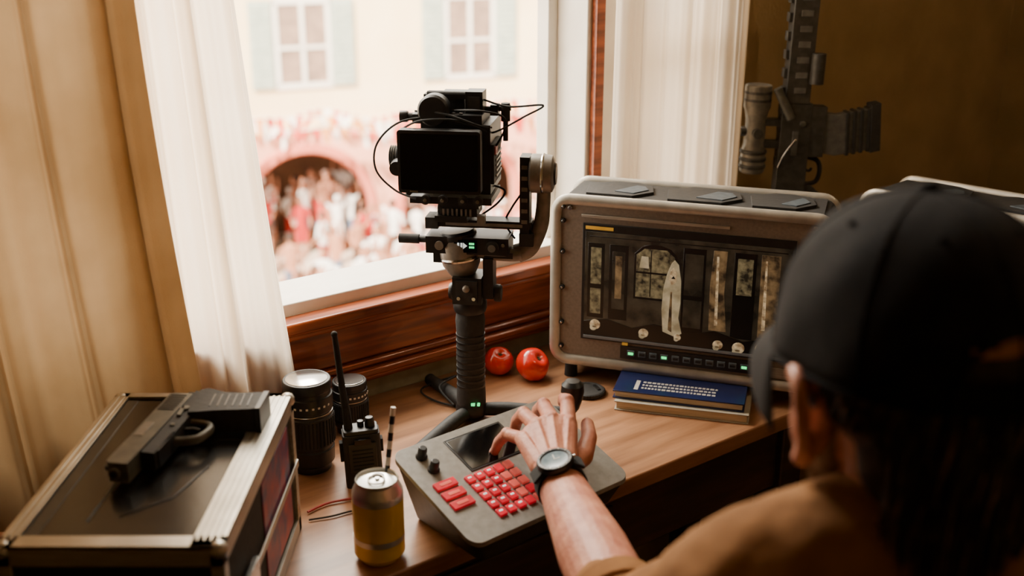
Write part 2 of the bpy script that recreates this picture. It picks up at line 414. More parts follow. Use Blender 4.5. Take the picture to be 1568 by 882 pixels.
g.box((.005,0,zz(1.056)),(.130,.055,.027),BLK); g.box((.003,-.028,zz(1.056)),(.036,.003,.020),GLOSS)
g.cyl((.045,-.028,zz(1.056)),(.045,-.034,zz(1.056)),.010,BLKM); g.cyl((.045,-.034,zz(1.056)),(.045,-.036,zz(1.056)),.006,CHROME)
g.cyl((-.038,-.028,zz(1.056)),(-.038,-.032,zz(1.056)),.007,GRAY); g.cyl((.062,-.028,zz(1.06)),(.062,-.031,zz(1.06)),.003,CHROME,n=10)
UIW=flat('ui_white',S(220,230,225),1.0)
g.box((-.008,-.0298,zz(1.058)),(.003,.001,.007),UIW); g.box((-.003,-.0298,zz(1.058)),(.003,.001,.007),UIW)
g.prism([(-.0005,zz(1.052)),(.006,zz(1.057)),(-.0005,zz(1.062))],.0293,.0305,UIW,XZ)
g.box((.013,-.0298,zz(1.0605)),(.008,.001,.003),DGREEN); g.box((.013,-.0298,zz(1.055)),(.008,.001,.003),DGREEN)
g.cyl((-.060,-.005,zz(1.058)),(-.105,-.005,zz(1.058)),.0055,BLKM); g.cyl((-.075,-.005,zz(1.058)),(-.107,-.005,zz(1.058)),.0075,RUB)
g.lathe([(0,0),(.022,0),(.024,.003),(.024,.014),(0,.016)],GRAY,c=(-.006,0,zz(1.022)),n=32)
g.box((-.018,0,zz(1.1)),(.05,.07,.01),BLK)
CAMK=len(g.v)
g.box((-.018,0,zz(1.108)),(.058,.05,.016),BLKM); g.box((-.016,0,zz(1.119)),(.062,.06,.010),BLK)
for i in range(7): g.box((-.04+i*.007,-.0305,zz(1.108)),(.003,.002,.011),GRAY)
g.cyl((-.052,-.01,zz(1.108)),(-.044,-.01,zz(1.108)),.008,BLKM,n=14)
g.box((.018,-.025,zz(1.096)),(.012,.012,.016),GRAY)
g.box((-.025,-.005,zz(1.131)),(.125,.09,.011),BLK)
for x in (-.062,-.036,-.005,.018): g.cyl((x,-.05,zz(1.133)),(x,-.058,zz(1.133)),.0075,BLKM,n=16); g.cyl((x,-.058,zz(1.133)),(x,-.0595,zz(1.133)),.003,CHROME,n=8)
g.cyl((-.075,-.02,zz(1.134)),(-.098,-.03,zz(1.136)),.004,RUB)
g.box((-.018,.015,zz(1.192)),(.105,.105,.105),BLK)
g.box((.0355,.0,zz(1.185)),(.008,.07,.06),BLKM)
REDW=M('cable_red',S(170,34,26),rough=.5)
g.box((.040,-.02,zz(1.205)),(.003,.02,.012),REDW)
for i in range(5): g.box((.040,.005,zz(1.165)+i*.008),(.003,.05,.003),GRAY)
g.cyl((-.018,.068,zz(1.192)),(-.018,.13,zz(1.192)),.038,BLK,n=32); g.cyl((-.018,.13,zz(1.192)),(-.018,.145,zz(1.192)),.043,BLKM,n=32)
g.prism(rrect(-.098,.026,zz(1.148),zz(1.242),.005),.058,.076,BLK,XZ)
g.prism(rrect(-.094,.022,zz(1.153),zz(1.237),.003),.0758,.0768,GLOSS,XZ)
g.box((-.04,-.05,zz(1.19)),(.03,.025,.03),BLKM)
g.bx(-.080,-.068,-.0775,-.0765,zz(1.1495),zz(1.152),CHROME)
g.lathe([(0,0),(.016,0),(.018,.003),(.018,.010),(.015,.013),(.015,.022),(0,.022)],BLKM,c=(-.100,-.02,zz(1.190)),rot=(0,-90,0),n=24)
g.lathe([(0,0),(.012,0),(.013,.003),(.011,.02),(0,.02)],BLK,c=(-.104,-.04,zz(1.180)),rot=(90,0,0),n=20)
for i in range(5): g.lathe([(.0155,0),(.0175,.001),(.0155,.002)],GRAY,c=(-.107-i*.0033,-.02,zz(1.190)),rot=(0,-90,0),n=20)
g.box((-.082,.0,zz(1.215)),(.030,.03,.02),BLK); g.box((-.098,.0,zz(1.195)),(.02,.02,.05),BLK)
g.cyl((-.11,0,zz(1.248)),(-.05,0,zz(1.248)),.006,BLKM); g.lathe([(0,0),(.008,0),(.009,.002),(.009,.012),(0,.013)],BLK,c=(-.098,0,zz(1.248)),rot=(0,-90,0),n=18)
g.box((-.03,0,zz(1.252)),(.105,.08,.014),BLK)
g.lathe([(0,0),(.022,0),(.024,.003),(.024,.022),(.021,.026),(0,.026)],BLK,c=(-.050,-.02,zz(1.265)),rot=(90,0,0),n=32)
g.box((-.04,.01,zz(1.270)),(.062,.04,.028),BLKM); g.box((-.02,.01,zz(1.282)),(.052,.05,.007),BLK)
g.box((.008,-.005,zz(1.270)),(.026,.035,.042),BLK); g.box((.008,-.023,zz(1.273)),(.018,.003,.022),BLKM)
g.cyl((-.065,-.01,zz(1.285)),(.01,-.01,zz(1.285)),.0045,BLKM)
for i in range(6): g.box((-.065+i*.011,-.032,zz(1.258)),(.005,.004,.006),GRAY)
g.cyl((.02,0,zz(1.262)),(.06,0,zz(1.265)),.0045,BLK); g.cyl((.052,0,zz(1.245)),(.052,0,zz(1.272)),.007,BLKM); g.cyl((.052,0,zz(1.215)),(.052,0,zz(1.245)),.004,BLK)
g.box((.036,.0,zz(1.262)),(.012,.02,.016),BLK)
W=.0016
g.tube([(.02,-.01,zz(1.278)),(.06,-.02,zz(1.270)),(.112,-.03,zz(1.275)),(.085,-.03,zz(1.258)),(.04,-.02,zz(1.232)),(.02,-.02,zz(1.232))],W,RUB,sub=8)
g.tube([(-.02,-.03,zz(1.264)),(.02,-.05,zz(1.268)),(.05,-.03,zz(1.258)),(.055,-.02,zz(1.24)),(.04,-.02,zz(1.21)),(.03,-.02,zz(1.20))],W,RUB,sub=8)
g.tube([(-.05,-.04,zz(1.256)),(-.10,-.05,zz(1.248)),(-.135,-.05,zz(1.215)),(-.138,-.05,zz(1.175)),(-.11,-.05,zz(1.145)),(-.075,-.06,zz(1.135))],W,RUB,sub=8)
g.tube([(-.10,-.04,zz(1.235)),(-.07,-.06,zz(1.252)),(-.03,-.06,zz(1.256)),(.0,-.05,zz(1.25)),(.03,-.04,zz(1.235))],W,RUB,sub=8)
g.tube([(-.08,-.03,zz(1.262)),(-.03,-.05,zz(1.262)),(.02,-.05,zz(1.246)),(.035,-.03,zz(1.24))],W,RUB,sub=8)
for i in range(CAMK,len(g.v)): g.v[i]=g.v[i]+Vector((.010,0,.002))
g.tube([(.03,.0,zz(1.15)),(.06,.0,zz(1.14)),(.05,.0,zz(1.12)),(.025,.0,zz(1.10))],W,RUB,sub=8)
g.tube([(.09,.01,zz(1.14)),(.07,.01,zz(1.11)),(.06,.01,zz(1.085)),(.075,.01,zz(1.06))],W,RUB,sub=8)
g.lathe([(0,0),(.022,0),(.026,.006),(.026,.016),(.022,.026),(0,.026)],BLK,c=(.004,0,.006),n=28)
for a in (128,8,-112):
    c,s_=math.cos(rad(a)),math.sin(rad(a))
    g.tube([(.004+.018*c,.018*s_,.016),(.004+.06*c,.06*s_,.0165),(.004+.155*c,.155*s_,.010)],[.011,.012,.0095],BLKM,n=14,sub=4)
    g.ball((.004+.155*c,.155*s_,.010),.0105,RUB,n=14)
g.tube([(-.03,.02,.012),(-.06,.05,.03),(-.04,.10,.03),(-.10,.09,.006),(-.07,.05,.004),(-.02,.03,.004)],.0018,RUB,sub=8)
g.done('camera_gimbal_stabilizer',(-.071,1.652,.75),(0,0,-8),bevel=.0009)

# ------------------------------------------------------------ control panel
L0=Vector((-.163,1.333,.75)); PW,PD,ZB,ZF=.277,.18,.10,.045
g=G()
pf=rrect(0,PW,-PD,0,.016)
def zs(y): return ZF+(ZB-ZF)*(1+y/PD)
pf1=rrect(.022,PW-.016,-PD+.016,-.016,.012)
n=len(pf)
V=[(x,y,.004) for x,y in pf1]+[(x,y,zs(y)-.006) for x,y in pf]
F=[list(range(n))[::-1],list(range(n,2*n))]+[(i,(i+1)%n,n+(i+1)%n,n+i) for i in range(n)]
g.add(V,F,PANELS)
e=.002
pf2=rrect(-e,PW+e,-PD-e,e,.018); n=len(pf2)
V=[(x,y,zs(y)-.007) for x,y in pf2]+[(x,y,zs(y)) for x,y in pf2]
g.add(V,F,PANEL)
slope=math.degrees(math.atan2(ZB-ZF,PD))
def on(x,q):
    return Matrix.Translation((x,-q,zs(-q)))@Euler((rad(slope),0,0)).to_matrix().to_4x4()
def pbox(x,q,w,d,h,m,up=0): g.box((0,0,h/2+up),(w,d,h),m,T=on(x,q))
pbox(.128,.043,.100,.068,.0012,BLK); pbox(.128,.043,.094,.062,.0016,GLOSS)
for q in (.022,.050):
    g.lathe([(0,0),(.0085,0),(.0085,.003),(.0065,.005),(.0062,.015),(.005,.017),(0,.017)],BLK,n=20,T=on(.033,q))
for r in range(3): 
    pbox(.03,.080+r*.0185,.034,.0135,.004,RED); pbox(.03,.080+r*.0185,.018,.0055,.0046,REDL)
for r in range(5):
    for c in range(5):
        m=RED
        if (c>=3 and r>=1) or (r==0 and c==4): m=REDL
        if (r+c)%4==3: m=RED
        pbox(.066+c*.0165,.087+r*.0165,.0125,.0125,.004,m)
        if c<3: pbox(.066+c*.0165,.0855+r*.0165,.006,.003,.0045,UIW)
g.lathe([(0,0),(.022,0),(.023,.003),(.017,.006),(.012,.013),(.008,.018),(0,.018)],RUB,n=28,T=on(.228,.105))
J=(.229,-.105)
g.cyl((J[0],J[1],zs(J[1])),(J[0]+.003,J[1],.142),.0042,BLK)
g.lathe([(0,0),(.006,0),(.010,.006),(.0145,.020),(.0165,.032),(.0155,.042),(.010,.048),(0,.050)],BLK,c=(J[0]+.008,J[1]+.002,.128),n=28)
for x in (.035,PW-.035):
    for y in (-.035,-PD+.035): g.cyl((x,y,0),(x,y,.006),.008,RUB,n=14)
g.done('control_panel',L0,(0,0,40),bevel=.0008)

# ------------------------------------------------------------ aluminium flight case
CT=M('case_top',S(34,32,30),S(18,17,16),rough=.22,scale=14,bump=.3)
CT2=M('case_inlay',S(62,60,56),S(48,46,43),rough=.4,scale=30)
g=G(); w,d,h=.228,.365,.2
g.bx(.004,w-.004,.004,d-.004,.004,h-.004,BLKM)
g.bx(.024,w-.03,.02,d-.02,h-.006,h-.001,CT)
def rail(x0,x1,y0,y1,z0,z1): g.bx(x0,x1,y0,y1,z0,z1,ALU)
for z0,z1 in ((0,.022),(h-.022,h)):
    rail(0,w,0,.010,z0,z1); rail(0,w,d-.010,d,z0,z1); rail(0,.010,0,d,z0,z1); rail(w-.010,w,0,d,z0,z1)
for x in (0,w-.014):
    for y in (0,d-.014): rail(x,x+.014,y,y+.014,0,h)
rail(w-.034,w,0,d,h-.003,h+.0015); rail(0,.018,0,d,h-.003,h+.0015); rail(0,w,d-.012,d,h-.003,h+.0015); rail(0,w,0,.02,h-.003,h+.0015)
for i in range(4): g.bx(w-.030+i*.007,w-.027+i*.007,.01,d-.01,h+.0012,h+.0024,ALU)
for i in range(2): g.bx(.004+i*.007,.007+i*.007,.01,d-.01,h+.0012,h+.0024,ALU)
rail(0,w,-.002,0,.095,.105); rail(w,w+.002,0,d,.095,.105)
g.bx(.020,.034,.02,d-.02,h-.002,h-.0002,CT2)
g.tube([(.075,.05,h-.0005),(.078,.16,h-.0005),(.068,.20,h-.0005),(.068,.29,h-.0005)],.0010,SLATE,n=6,sub=1)
g.tube([(.105,.06,h-.0005),(.15,.10,h-.0005),(.17,.17,h-.0005)],.0010,CT2,n=6,sub=1)
STK=M('sticker',S(170,50,70),S(60,50,110),rough=.4,scale=38,detail=8)
g.bx(w-.005,w-.0025,.18,.33,.03,.17,STK)
g.bx(w,w+.006,.07,.11,.08,.12,CHROME)
for x in (0,w):
    for y in (0,d): g.ball((x+(.006 if x==0 else -.006),y+(.006 if y==0 else -.006),h-.006),.010,ALU,n=14)
g.done('flight_case',(-.515,.945,.75),(0,0,0),bevel=.001)

# ------------------------------------------------------------ pistol (lying on its side)
g=G()
def pz(poly,z0,z1,m): g.prism(poly,z0,z1,m)
pz([(0,.003),(.004,0),(.185,0),(.190,.003),(.192,.026),(0,.028)],.004,.028,GUN)
pz([(-.012,.028),(.16,.028),(.162,.044),(.115,.047),(.06,.047),(.02,.046),(-.006,.040)],.005,.027,BLKM)
pz([(-.006,.036),(.060,.044),(.058,.056),(.052,.075),(.047,.100),(.044,.116),(.040,.122),(-.004,.118),(-.007,.113),(-.002,.090),(-.002,.070),(-.012,.045)],.001,.031,BLKM)
pz([(-.008,.116),(.044,.121),(.043,.127),(-.009,.123)],.0,.032,BLK)
for i in range(8): g.box((.008+i*.006,.013,.028),(.0022,.02,.0016),BLK)
g.box((.105,.009,.028),(.036,.011,.0016),GRAY); g.box((.008,-.0025,.016),(.010,.006,.012),BLK); g.box((.18,-.002,.016),(.006,.005,.005),BLK)
g.cyl((.19,.011,.016),(.196,.011,.016),.0065,GUN,n=16); g.cyl((.196,.011,.016),(.1965,.011,.016),.0042,BLK,n=16)
g.tube([(.060,.046,.016),(.062,.066,.016),(.072,.076,.016),(.092,.074,.016),(.104,.066,.016),(.110,.046,.016)],.0042,GUN,n=8,sub=5,sc=(1,1.4))
g.tube([(.078,.046,.016),(.076,.056,.016),(.080,.066,.016)],.0028,BLK,n=8,sub=4)
g.cyl((.045,.036,.027),(.045,.036,.030),.005,GUN,n=14); g.box((.055,.034,.0285),(.024,.005,.003),GUN,rot=(0,0,8)); g.cyl((.09,.037,.027),(.09,.037,.029),.003,GUN,n=12)
g.box((.13,.045,.016),(.05,.003,.022),BLK)
for i in range(6): g.box((.024-i*.0012,.062+i*.009,.0312),(.036,.0022,.001),BLK,rot=(0,0,8))
g.tube([(-.012,.03,.016),(-.020,.024,.016),(-.021,.014,.016)],.004,BLK,n=8,sub=4)
for i,p in enumerate(g.v): g.v[i]=Vector((p.x*.96,p.y,p.z))
g.done('pistol',(-.424,1.248,.9525),(0,0,-96),bevel=.0011)

# ------------------------------------------------------------ camera lenses
def lens(loc,r,h,rz=0):
    g=G()
    pr=[(0,0),(r*.80,0),(r*.82,.006),(r*.80,.010),(r*.95,.014),(r*.97,h*.25),(r*.92,h*.26),(r*.92,h*.29),(r*1.0,h*.30),(r*1.0,h*.62),(r*.96,h*.63),(r*.96,h*.68),(r*.99,h*.69),(r*.99,h*.84),(r*.93,h*.85),(r*.93,h*.89),(r*.97,h*.90),(r*.97,h*.985),(r*.93,h),(r*.80,h),(r*.78,h-.004),(0,h-.003)]
    g.lathe(pr,BLK,n=44)
    for k in range(40):
        a=2*math.pi*k/40
        g.box((r*1.0*math.cos(a),r*1.0*math.sin(a),h*.46),(.0022,.0026,h*.28),RUB,rot=(0,0,math.degrees(a)))
    g.lathe([(r*.97,0),(r*.985,.0005),(r*.97,.0015)],CHROME,c=(0,0,h*.655),n=40)
    g.lathe([(r*.82,0),(r*.84,.001),(r*.80,.002)],CHROME,c=(0,0,h-.0005),n=40)
    g.lathe([(0,.0),(r*.55,0),(r*.57,.001),(0,.0015)],BLKM,c=(0,0,h-.003),n=36)
    for sgn in (-1,1): g.box((sgn*r*.66,0,h-.001),(r*.12,r*.6,.003),RUB)
    for k in range(7):
        a=rad(-120+k*14); g.box((r*.998*math.cos(a),r*.998*math.sin(a),h*.76),(.001,.0035,.003),WHITE,rot=(0,0,math.degrees(a)))
    g.done('camera_lens',loc,(0,0,rz),bevel=.0004)
lens((-.303,1.485,.75),.0370,.145,10)
lens((-.260,1.608,.75),.0285,.088,40)
lens((-.335,1.580,.75),.027,.098,0)
# ------------------------------------------------------------ walkie talkie
g=G()
g.prism(rrect(-.027,.027,-.017,.017,.006),0,.084,BLKM)
g.prism(rrect(-.025,.025,-.015,.015,.005),.084,.090,BLK)
g.box((0,-.018,.05),(.040,.004,.045),BLK)
for i in range(6): g.box((0,-.0205,.032+i*.006),(.030,.0015,.0022),RUB)
g.box((.001,-.0205,.075),(.024,.002,.009),GLOSS)
g.lathe([(0,0),(.0075,0),(.0075,.004),(.006,.014),(0,.015)],BLK,c=(.014,0,.09),n=18)
g.lathe([(0,0),(.005,0),(.005,.008),(0,.009)],BLK,c=(.001,.004,.09),n=14)
g.tube([(-.017,0,.088),(-.0175,0,.115),(-.020,0,.15),(-.024,0,.235)],[.0068,.0058,.0050,.0040],RUB,n=12,sub=5)
g.ball((-.0242,0,.237),.0048,RUB,n=12)
g.box((-.0295,0,.055),(.005,.012,.03),RUB); g.box((.029,0,.06),(.004,.014,.02),RUB)
for i in range(3): g.box((-.01+i*.01,-.021,.022),(.006,.002,.004),SLATE)
g.done('walkie_talkie',(-.217,1.437,.75),(0,-2,12),bevel=.0012)
# ------------------------------------------------------------ drink can with straw
g=G(); r=.033
g.lathe([(0,.004),(.020,.002),(.0245,0),(.027,.003),(r,.011),(r,.088)],YEL,n=48)
g.lathe([(r,.088),(r*.999,.096),(r*.985,.099),(.0275,.110),(.0272,.1125),(.028,.1145),(.0275,.1155),(.0262,.1145),(.0258,.111),(.0245,.1105),(0,.111)],SILV,n=48)
g.lathe([(r+.0002,.03),(r+.0003,.034),(r+.0002,.038)],SILV,n=48)
g.tube([(-.004,.012,.1125),(-.011,.004,.1125),(-.008,-.008,.1125),(0,-.011,.1128),(.008,-.008,.1125),(.009,.004,.1125),(.004,.012,.1125)],.0013,SILV,n=8,sub=4,closed=True)
g.cyl((0,.004,.1115),(0,.004,.1135),.003,SILV,n=12)
g.prism([(.000+.008*math.cos(a),.014+.006*math.sin(a)) for a in [k*math.pi/8 for k in range(16)]],.1109,.1116,BLK)
STW=M('straw_white',S(235,230,220),rough=.5); p0=Vector((.0,.014,.02)); p1=Vector((.020,.038,.196))
for i in range(16):
    a=p0.lerp(p1,i/16); b=p0.lerp(p1,(i+1)/16); g.cyl(a,b,.0034,STW if i%2 else BLK,n=14)
g.done('drink_can',(-.172,1.240,.75),(0,0,0))
# ------------------------------------------------------------ tomatoes
def tomato(loc,r,rot):
    g=G(); k=18; pr=[]
    for i in range(k+1):
        t=math.pi*i/k; rr=r*math.sin(t)**.92 if 0<i<k else 0; z=-math.cos(t)*r*.86
        if i>k-4: z-= (i-(k-4))**2*.00055*r/.027
        pr.append((rr,z))
    g.lathe(pr,TOM,n=40,wob=lambda a,z:1+.022*math.cos(5*a)*(.5+z/r))
    zt_=pr[-1][1]
    for i in range(5):
        a=rad(72*i); g.tube([(0,0,zt_+.001),(.003*math.cos(a),.003*math.sin(a),zt_+.003),(.005*math.cos(a),.005*math.sin(a),zt_+.0035)],[.0012,.0010,.0004],STEM,n=6,sub=3)
    g.done('tomato',loc,rot,angle=60)
tomato((-.024,1.838,.75+.0238),.0275,(24,10,0)); tomato((.037,1.814,.75+.0272),.0312,(38,22,30))
# lens cap
g=G(); g.lathe([(0,0),(.028,0),(.030,.002),(.030,.0075),(.028,.009),(.024,.009),(.023,.0075),(0,.0075)],BLKM,n=40)
for a in (-1,1): g.box((a*.017,0,.0085),(.006,.022,.002),BLK)
for k in range(36):
    a=2*math.pi*k/36; g.box((.030*math.cos(a),.030*math.sin(a),.0045),(.0012,.0018,.006),BLK,rot=(0,0,math.degrees(a)))
g.done('lens_cap',(.132,1.750,.75),(0,0,20))
# ------------------------------------------------------------ books
def book(loc,rz,w,d,h,cov,text=True):
    g=G()
    g.bx(0,w,0,d,0,.0022,cov); g.bx(0,w,0,d,h-.0022,h,cov)
    g.bx(0,w,d-.002,d,0,h,cov); g.bx(.003,w-.003,.003,d-.002,.0022,h-.0022,PAGE)
    if text:
        TX=M('book_text',S(205,200,190),rough=.6)
        rnd=random.Random(4); 
        for row in range(3):
            x=.045
            while x<w-.05:
                l=rnd.uniform(.003,.007); g.bx(x,x+l,.018+row*.012,.024+row*.012,h,h+.0004,TX); x+=l+.0018
        g.bx(.033,.04,.012,.05,h,h+.0004,TX)
    g.done('book',loc,(0,0,rz),bevel=.0005)
book((.172,1.682,.75),-15,.222,.125,.017,M('book_cover_cream',S(176,168,152),rough=.5),False)
book((.170,1.693,.7675),-15.5,.218,.10,.0145,BLUE)

# ------------------------------------------------------------ rifle leaning upright behind the monitor
RFL=M('rifle_black',S(76,74,69),S(58,56,52),rough=.5,metal=.15,scale=80); RFD=M('rifle_dark',S(52,50,47),S(38,37,35),rough=.6,scale=80)
RFS=M('rifle_slate',S(108,107,102),S(88,87,83),rough=.55,scale=80)
g=G()
g.bx(-.030,.030,-.018,.018,.235,.43,RFL)
g.bx(-.026,.022,-.020,.020,.43,.66,RFL)
for i in range(10): g.bx(-.033,-.026,-.010,.010,.30+i*.036,.318+i*.036,RFL)
for i in range(7): g.bx(-.012,.012,-.0215,.0215,.45+i*.03,.462+i*.03,RFS)
g.cyl((0,0,.66),(0,0,.80),.008,GUN); g.lathe([(0,0),(.012,0),(.012,.04),(.010,.045),(0,.045)],GUN,c=(0,0,.79),n=18)
g.bx(-.03,-.01,-.006,.006,.655,.70,GUN)
pm=[(.028,.335),(.085,.325),(.150,.338),(.168,.346),(.160,.425),(.140,.420),(.085,.408),(.028,.412)]
g.prism(pm,-.013,.013,RFS,XZ)
for i in range(4): g.prism([(.106+i*.014,.326+i*.003),(.112+i*.014,.327+i*.003),(.106+i*.014,.415+i*.003),(.100+i*.014,.413+i*.003)],-.017,.017,RFD,XZ)
g.prism([(.155,.333),(.175,.338),(.166,.434),(.147,.430)],-.018,.018,RFD,XZ)
g.bx(.028,.06,-.017,.017,.322,.424,RFL)
g.tube([(.03,0,.320),(.055,0,.312),(.062,0,.290),(.055,0,.268),(.03,0,.262)],.005,RFD,n=8,sub=5)
g.tube([(.03,0,.295),(.04,0,.29),(.045,0,.297)],.003,RFD,n=6,sub=3)
g.prism([(.02,.262),(.045,.262),(.100,.215),(.092,.185),(.066,.183),(.02,.232)],-.014,.014,RFL,XZ)
g.cyl((0,0,.12),(0,0,.24),.014,RFD); g.prism([(-.022,.0),(.085,.0),(.088,.018),(.03,.10),(.022,.17),(-.020,.17)],-.017,.017,RFL,XZ)
g.prism([(-.024,.0),(.09,.0),(.09,.008),(-.024,.008)],-.020,.020,RUB,XZ)
SCG=M('scope_grey',S(136,130,118),S(106,101,92),rough=.5,metal=.2,scale=60)
g.lathe([(0,0),(.021,0),(.025,.004),(.025,.045),(.021,.060),(.0205,.11),(.024,.128),(.027,.135),(.027,.178),(.024,.180),(0,.176)],SCG,c=(-.078,0,.285),n=32)
for z in (.295,.31,.325,.43,.445): g.lathe([(.0245,0),(.0275,.002),(.0275,.007),(.0245,.009)],RFL,c=(-.078,0,z),n=28)
g.cyl((-.078,-.018,.37),(-.078,-.032,.37),.010,RFL); g.cyl((-.078,0,.37),(-.108,0,.37),.010,RFL)
for z in (.345,.39): g.box((-.05,0,z),(.05,.024,.014),RFL)
g.cyl((-.045,-.02,.46),(-.012,-.02,.40),.009,GUN); g.tube([(-.03,-.022,.30),(-.02,-.028,.33),(.0,-.028,.36)],.003,CHROME,n=8)
g.cyl((.012,-.018,.39),(.012,-.024,.39),.006,GUN,n=12); g.box((.0,-.0195,.35),(.012,.003,.05),RFS); g.cyl((.03,-.022,.47),(.03,-.022,.53),.014,RFL,n=20)
g.done('rifle',(.564,2.208,.7505),(0,1,0),bevel=.001)

# ------------------------------------------------------------ cables
g=G()
g.tube([(-.285,1.345,.7535),(-.26,1.37,.7535),(-.22,1.385,.7535),(-.195,1.395,.7535)],.0018,REDW,sub=8)
g.tube([(-.28,1.325,.753),(-.25,1.335,.753),(-.22,1.350,.753),(-.19,1.35,.753),(-.165,1.335,.753)],.0014,RUB,sub=8)
g.done('desk_cable',origin=(-.2,1.4,.753))
g=G()
g.tube([(.62,1.76,.56),(.57,1.70,.50),(.53,1.65,.30),(.54,1.60,.22),(.58,1.58,.25),(.62,1.62,.30)],.004,RUB,sub=8)
g.tube([(.64,1.74,.6),(.58,1.68,.45),(.53,1.64,.33),(.52,1.57,.34),(.52,1.50,.20),(.57,1.5,.02),(.7,1.55,.01)],.0035,RUB,sub=8)
g.tube([(.65,1.72,.62),(.60,1.66,.40),(.56,1.62,.36),(.6,1.55,.15),(.62,1.45,.01)],.003,CHROME,sub=8)
g.done('power_cable',origin=(.6,1.65,.0))

# ------------------------------------------------------------ man
man=bpy.data.objects.new('man',None); COL.objects.link(man); man.location=(.31,.68,.0)
bpy.context.view_layer.update()
MO=Vector(man.location)
def kid(o):
    o.parent=man; o.matrix_parent_inverse=Matrix.Translation(-MO); return o
HC=Vector((.298,.764,1.233)); HRZ=14
HM=Matrix.Translation(HC)@Euler((rad(-4),0,rad(HRZ))).to_matrix().to_4x4()
def H(p): return HM@Vector(p)
g=G()
g.ball((0,-.012,.028),(.076,.094,.088),SKIN,T=HM,n=28)
g.ball((0,.035,-.035),(.060,.058,.078),SKIN,T=HM,n=24)
g.ball((0,.052,-.088),(.040,.036,.028),SKIN,T=HM,n=20)
for sx in (-1,1):
    g.ball((sx*.042,.02,-.07),(.024,.045,.030),SKIN,T=HM,n=16)
    g.ball((sx*.040,.066,-.03),(.022,.020,.018),SKIN,T=HM,n=14)
    g.ball((sx*.030,.080,.012),(.024,.012,.008),SKIN,T=HM,n=14)
    ex=sx*.081; EO=Matrix.Translation((ex-sx*.0,0,-.034))@Matrix.Diagonal((1.35,1.15,1.1,1))@Matrix.Translation((-ex,0,.016))
    g.ball((ex,-.006,-.022),(.006,.017,.030),SKIN,T=HM@EO,n=14,rot=(8,0,-sx*18))
    hp=[(ex,.010,-.012),(ex+sx*.006,.008,.006),(ex+sx*.011,-.006,.014),(ex+sx*.015,-.020,.006),(ex+sx*.014,-.023,-.012),(ex+sx*.009,-.016,-.034),(ex+sx*.003,-.004,-.050),(ex,.004,-.044)]
    g.tube(hp,[.0035,.0045,.005,.005,.0048,.0048,.0075,.004],SKIN,n=10,sub=4,T=HM@EO)
g.cyl((0,.088,.008),(0,.112,-.036),.007,SKIN,r1=.012,T=HM,n=14); g.ball((0,.108,-.036),(.015,.012,.010),SKIN,T=HM,n=14)
g.ball((0,.090,-.062),(.022,.008,.005),SKIN,T=HM,n=14); g.ball((0,.088,-.072),(.020,.008,.006),SKIN,T=HM,n=14)
nb=[H((0,-.022,-.03)),H((0,-.03,-.09)),Vector((.306,.725,1.10)),Vector((.310,.71,1.05))]
chain(g,nb,[.062,.058,.060,.07],SKIN,n=24)
kid(organic(g,'head',.003,3,mat=SKIN,origin=HC))
g=G()
for sx in (-1,1):
    g.ball((sx*.031,.083,-.003),.011,WHITE,T=HM,n=14); g.ball((sx*.031,.092,-.003),.005,HAIR,T=HM,n=10)
kid(g.done('eyes',origin=HC))
g=G()
g.ball((0,-.024,.0),(.0815,.090,.075),HAIR,T=HM,n=28)
g.ball((0,-.055,-.055),(.066,.055,.065),HAIR,T=HM,n=24)
g.ball((0,-.052,-.11),(.058,.048,.055),HAIR,T=HM,n=24)
hs=organic(g,'hair',.004,4,mat=HAIR,origin=HC); kid(hs)
rnd=random.Random(5); g=G()
for i in range(1600):
    a=rad(rnd.uniform(-195,15)); zr=rnd.uniform(-.10,.01)
    ca,sa=math.cos(a),math.sin(a)
    if abs(ca)>.72 and sa>-.6: zr=rnd.uniform(-.015,.012)
    if sa>0: ln=rnd.uniform(.015,.03)
    elif abs(ca)>.72 and sa>-.6: ln=rnd.uniform(.02,.03)
    else: ln=rnd.uniform(.05,.13)
    shrink=1-max(0,-zr-.02)*2.0
    x=.080*ca*shrink; y=-.022+.090*sa*shrink
    P=[]; ph=rnd.uniform(0,6.3); cur=rnd.uniform(.002,.007)
    for k in range(6):
        t=k/5; zz_=zr-ln*t
        nn=1-.10*t+.03*math.sin(2*t+ph)
        P.append((x*nn+cur*math.sin(ph+5*t),y*nn-.012*t*max(0,-sa)+cur*math.cos(ph+4*t),zz_))
    g.tube(P,[.0016,.0014,.0005],HAIR if rnd.random()<.9 else BEARD,n=4,sub=1,T=HM)
kid(g.done('hair_strands',origin=HC,recalc=False))
g=G()
for i in range(900):
    a=rad(rnd.uniform(-5,185)); t0=rnd.random()
    ca,sa=math.cos(a),math.sin(a)
    x=.066*ca; y=.030+.062*max(0,sa)-.004; z=-.05-.055*t0
    x*=1-.35*t0
    if sa>.8 and z>-.075: continue
    ln=rnd.uniform(.010,.024)
    g.tube([(x,y,z),(x*1.07,y+.004*sa,z-ln*.5),(x*1.08,y+.006*sa,z-ln)],[.0013,.0011,.0004],BEARD,n=4,sub=1,T=HM)
g.ball((0,.046,-.092),(.046,.044,.030),BEARD,T=HM,n=24)
for sx in (-1,1): g.ball((sx*.048,.018,-.072),(.020,.034,.030),BEARD,T=HM,n=18)
kid(g.done('beard',origin=HC,recalc=False))
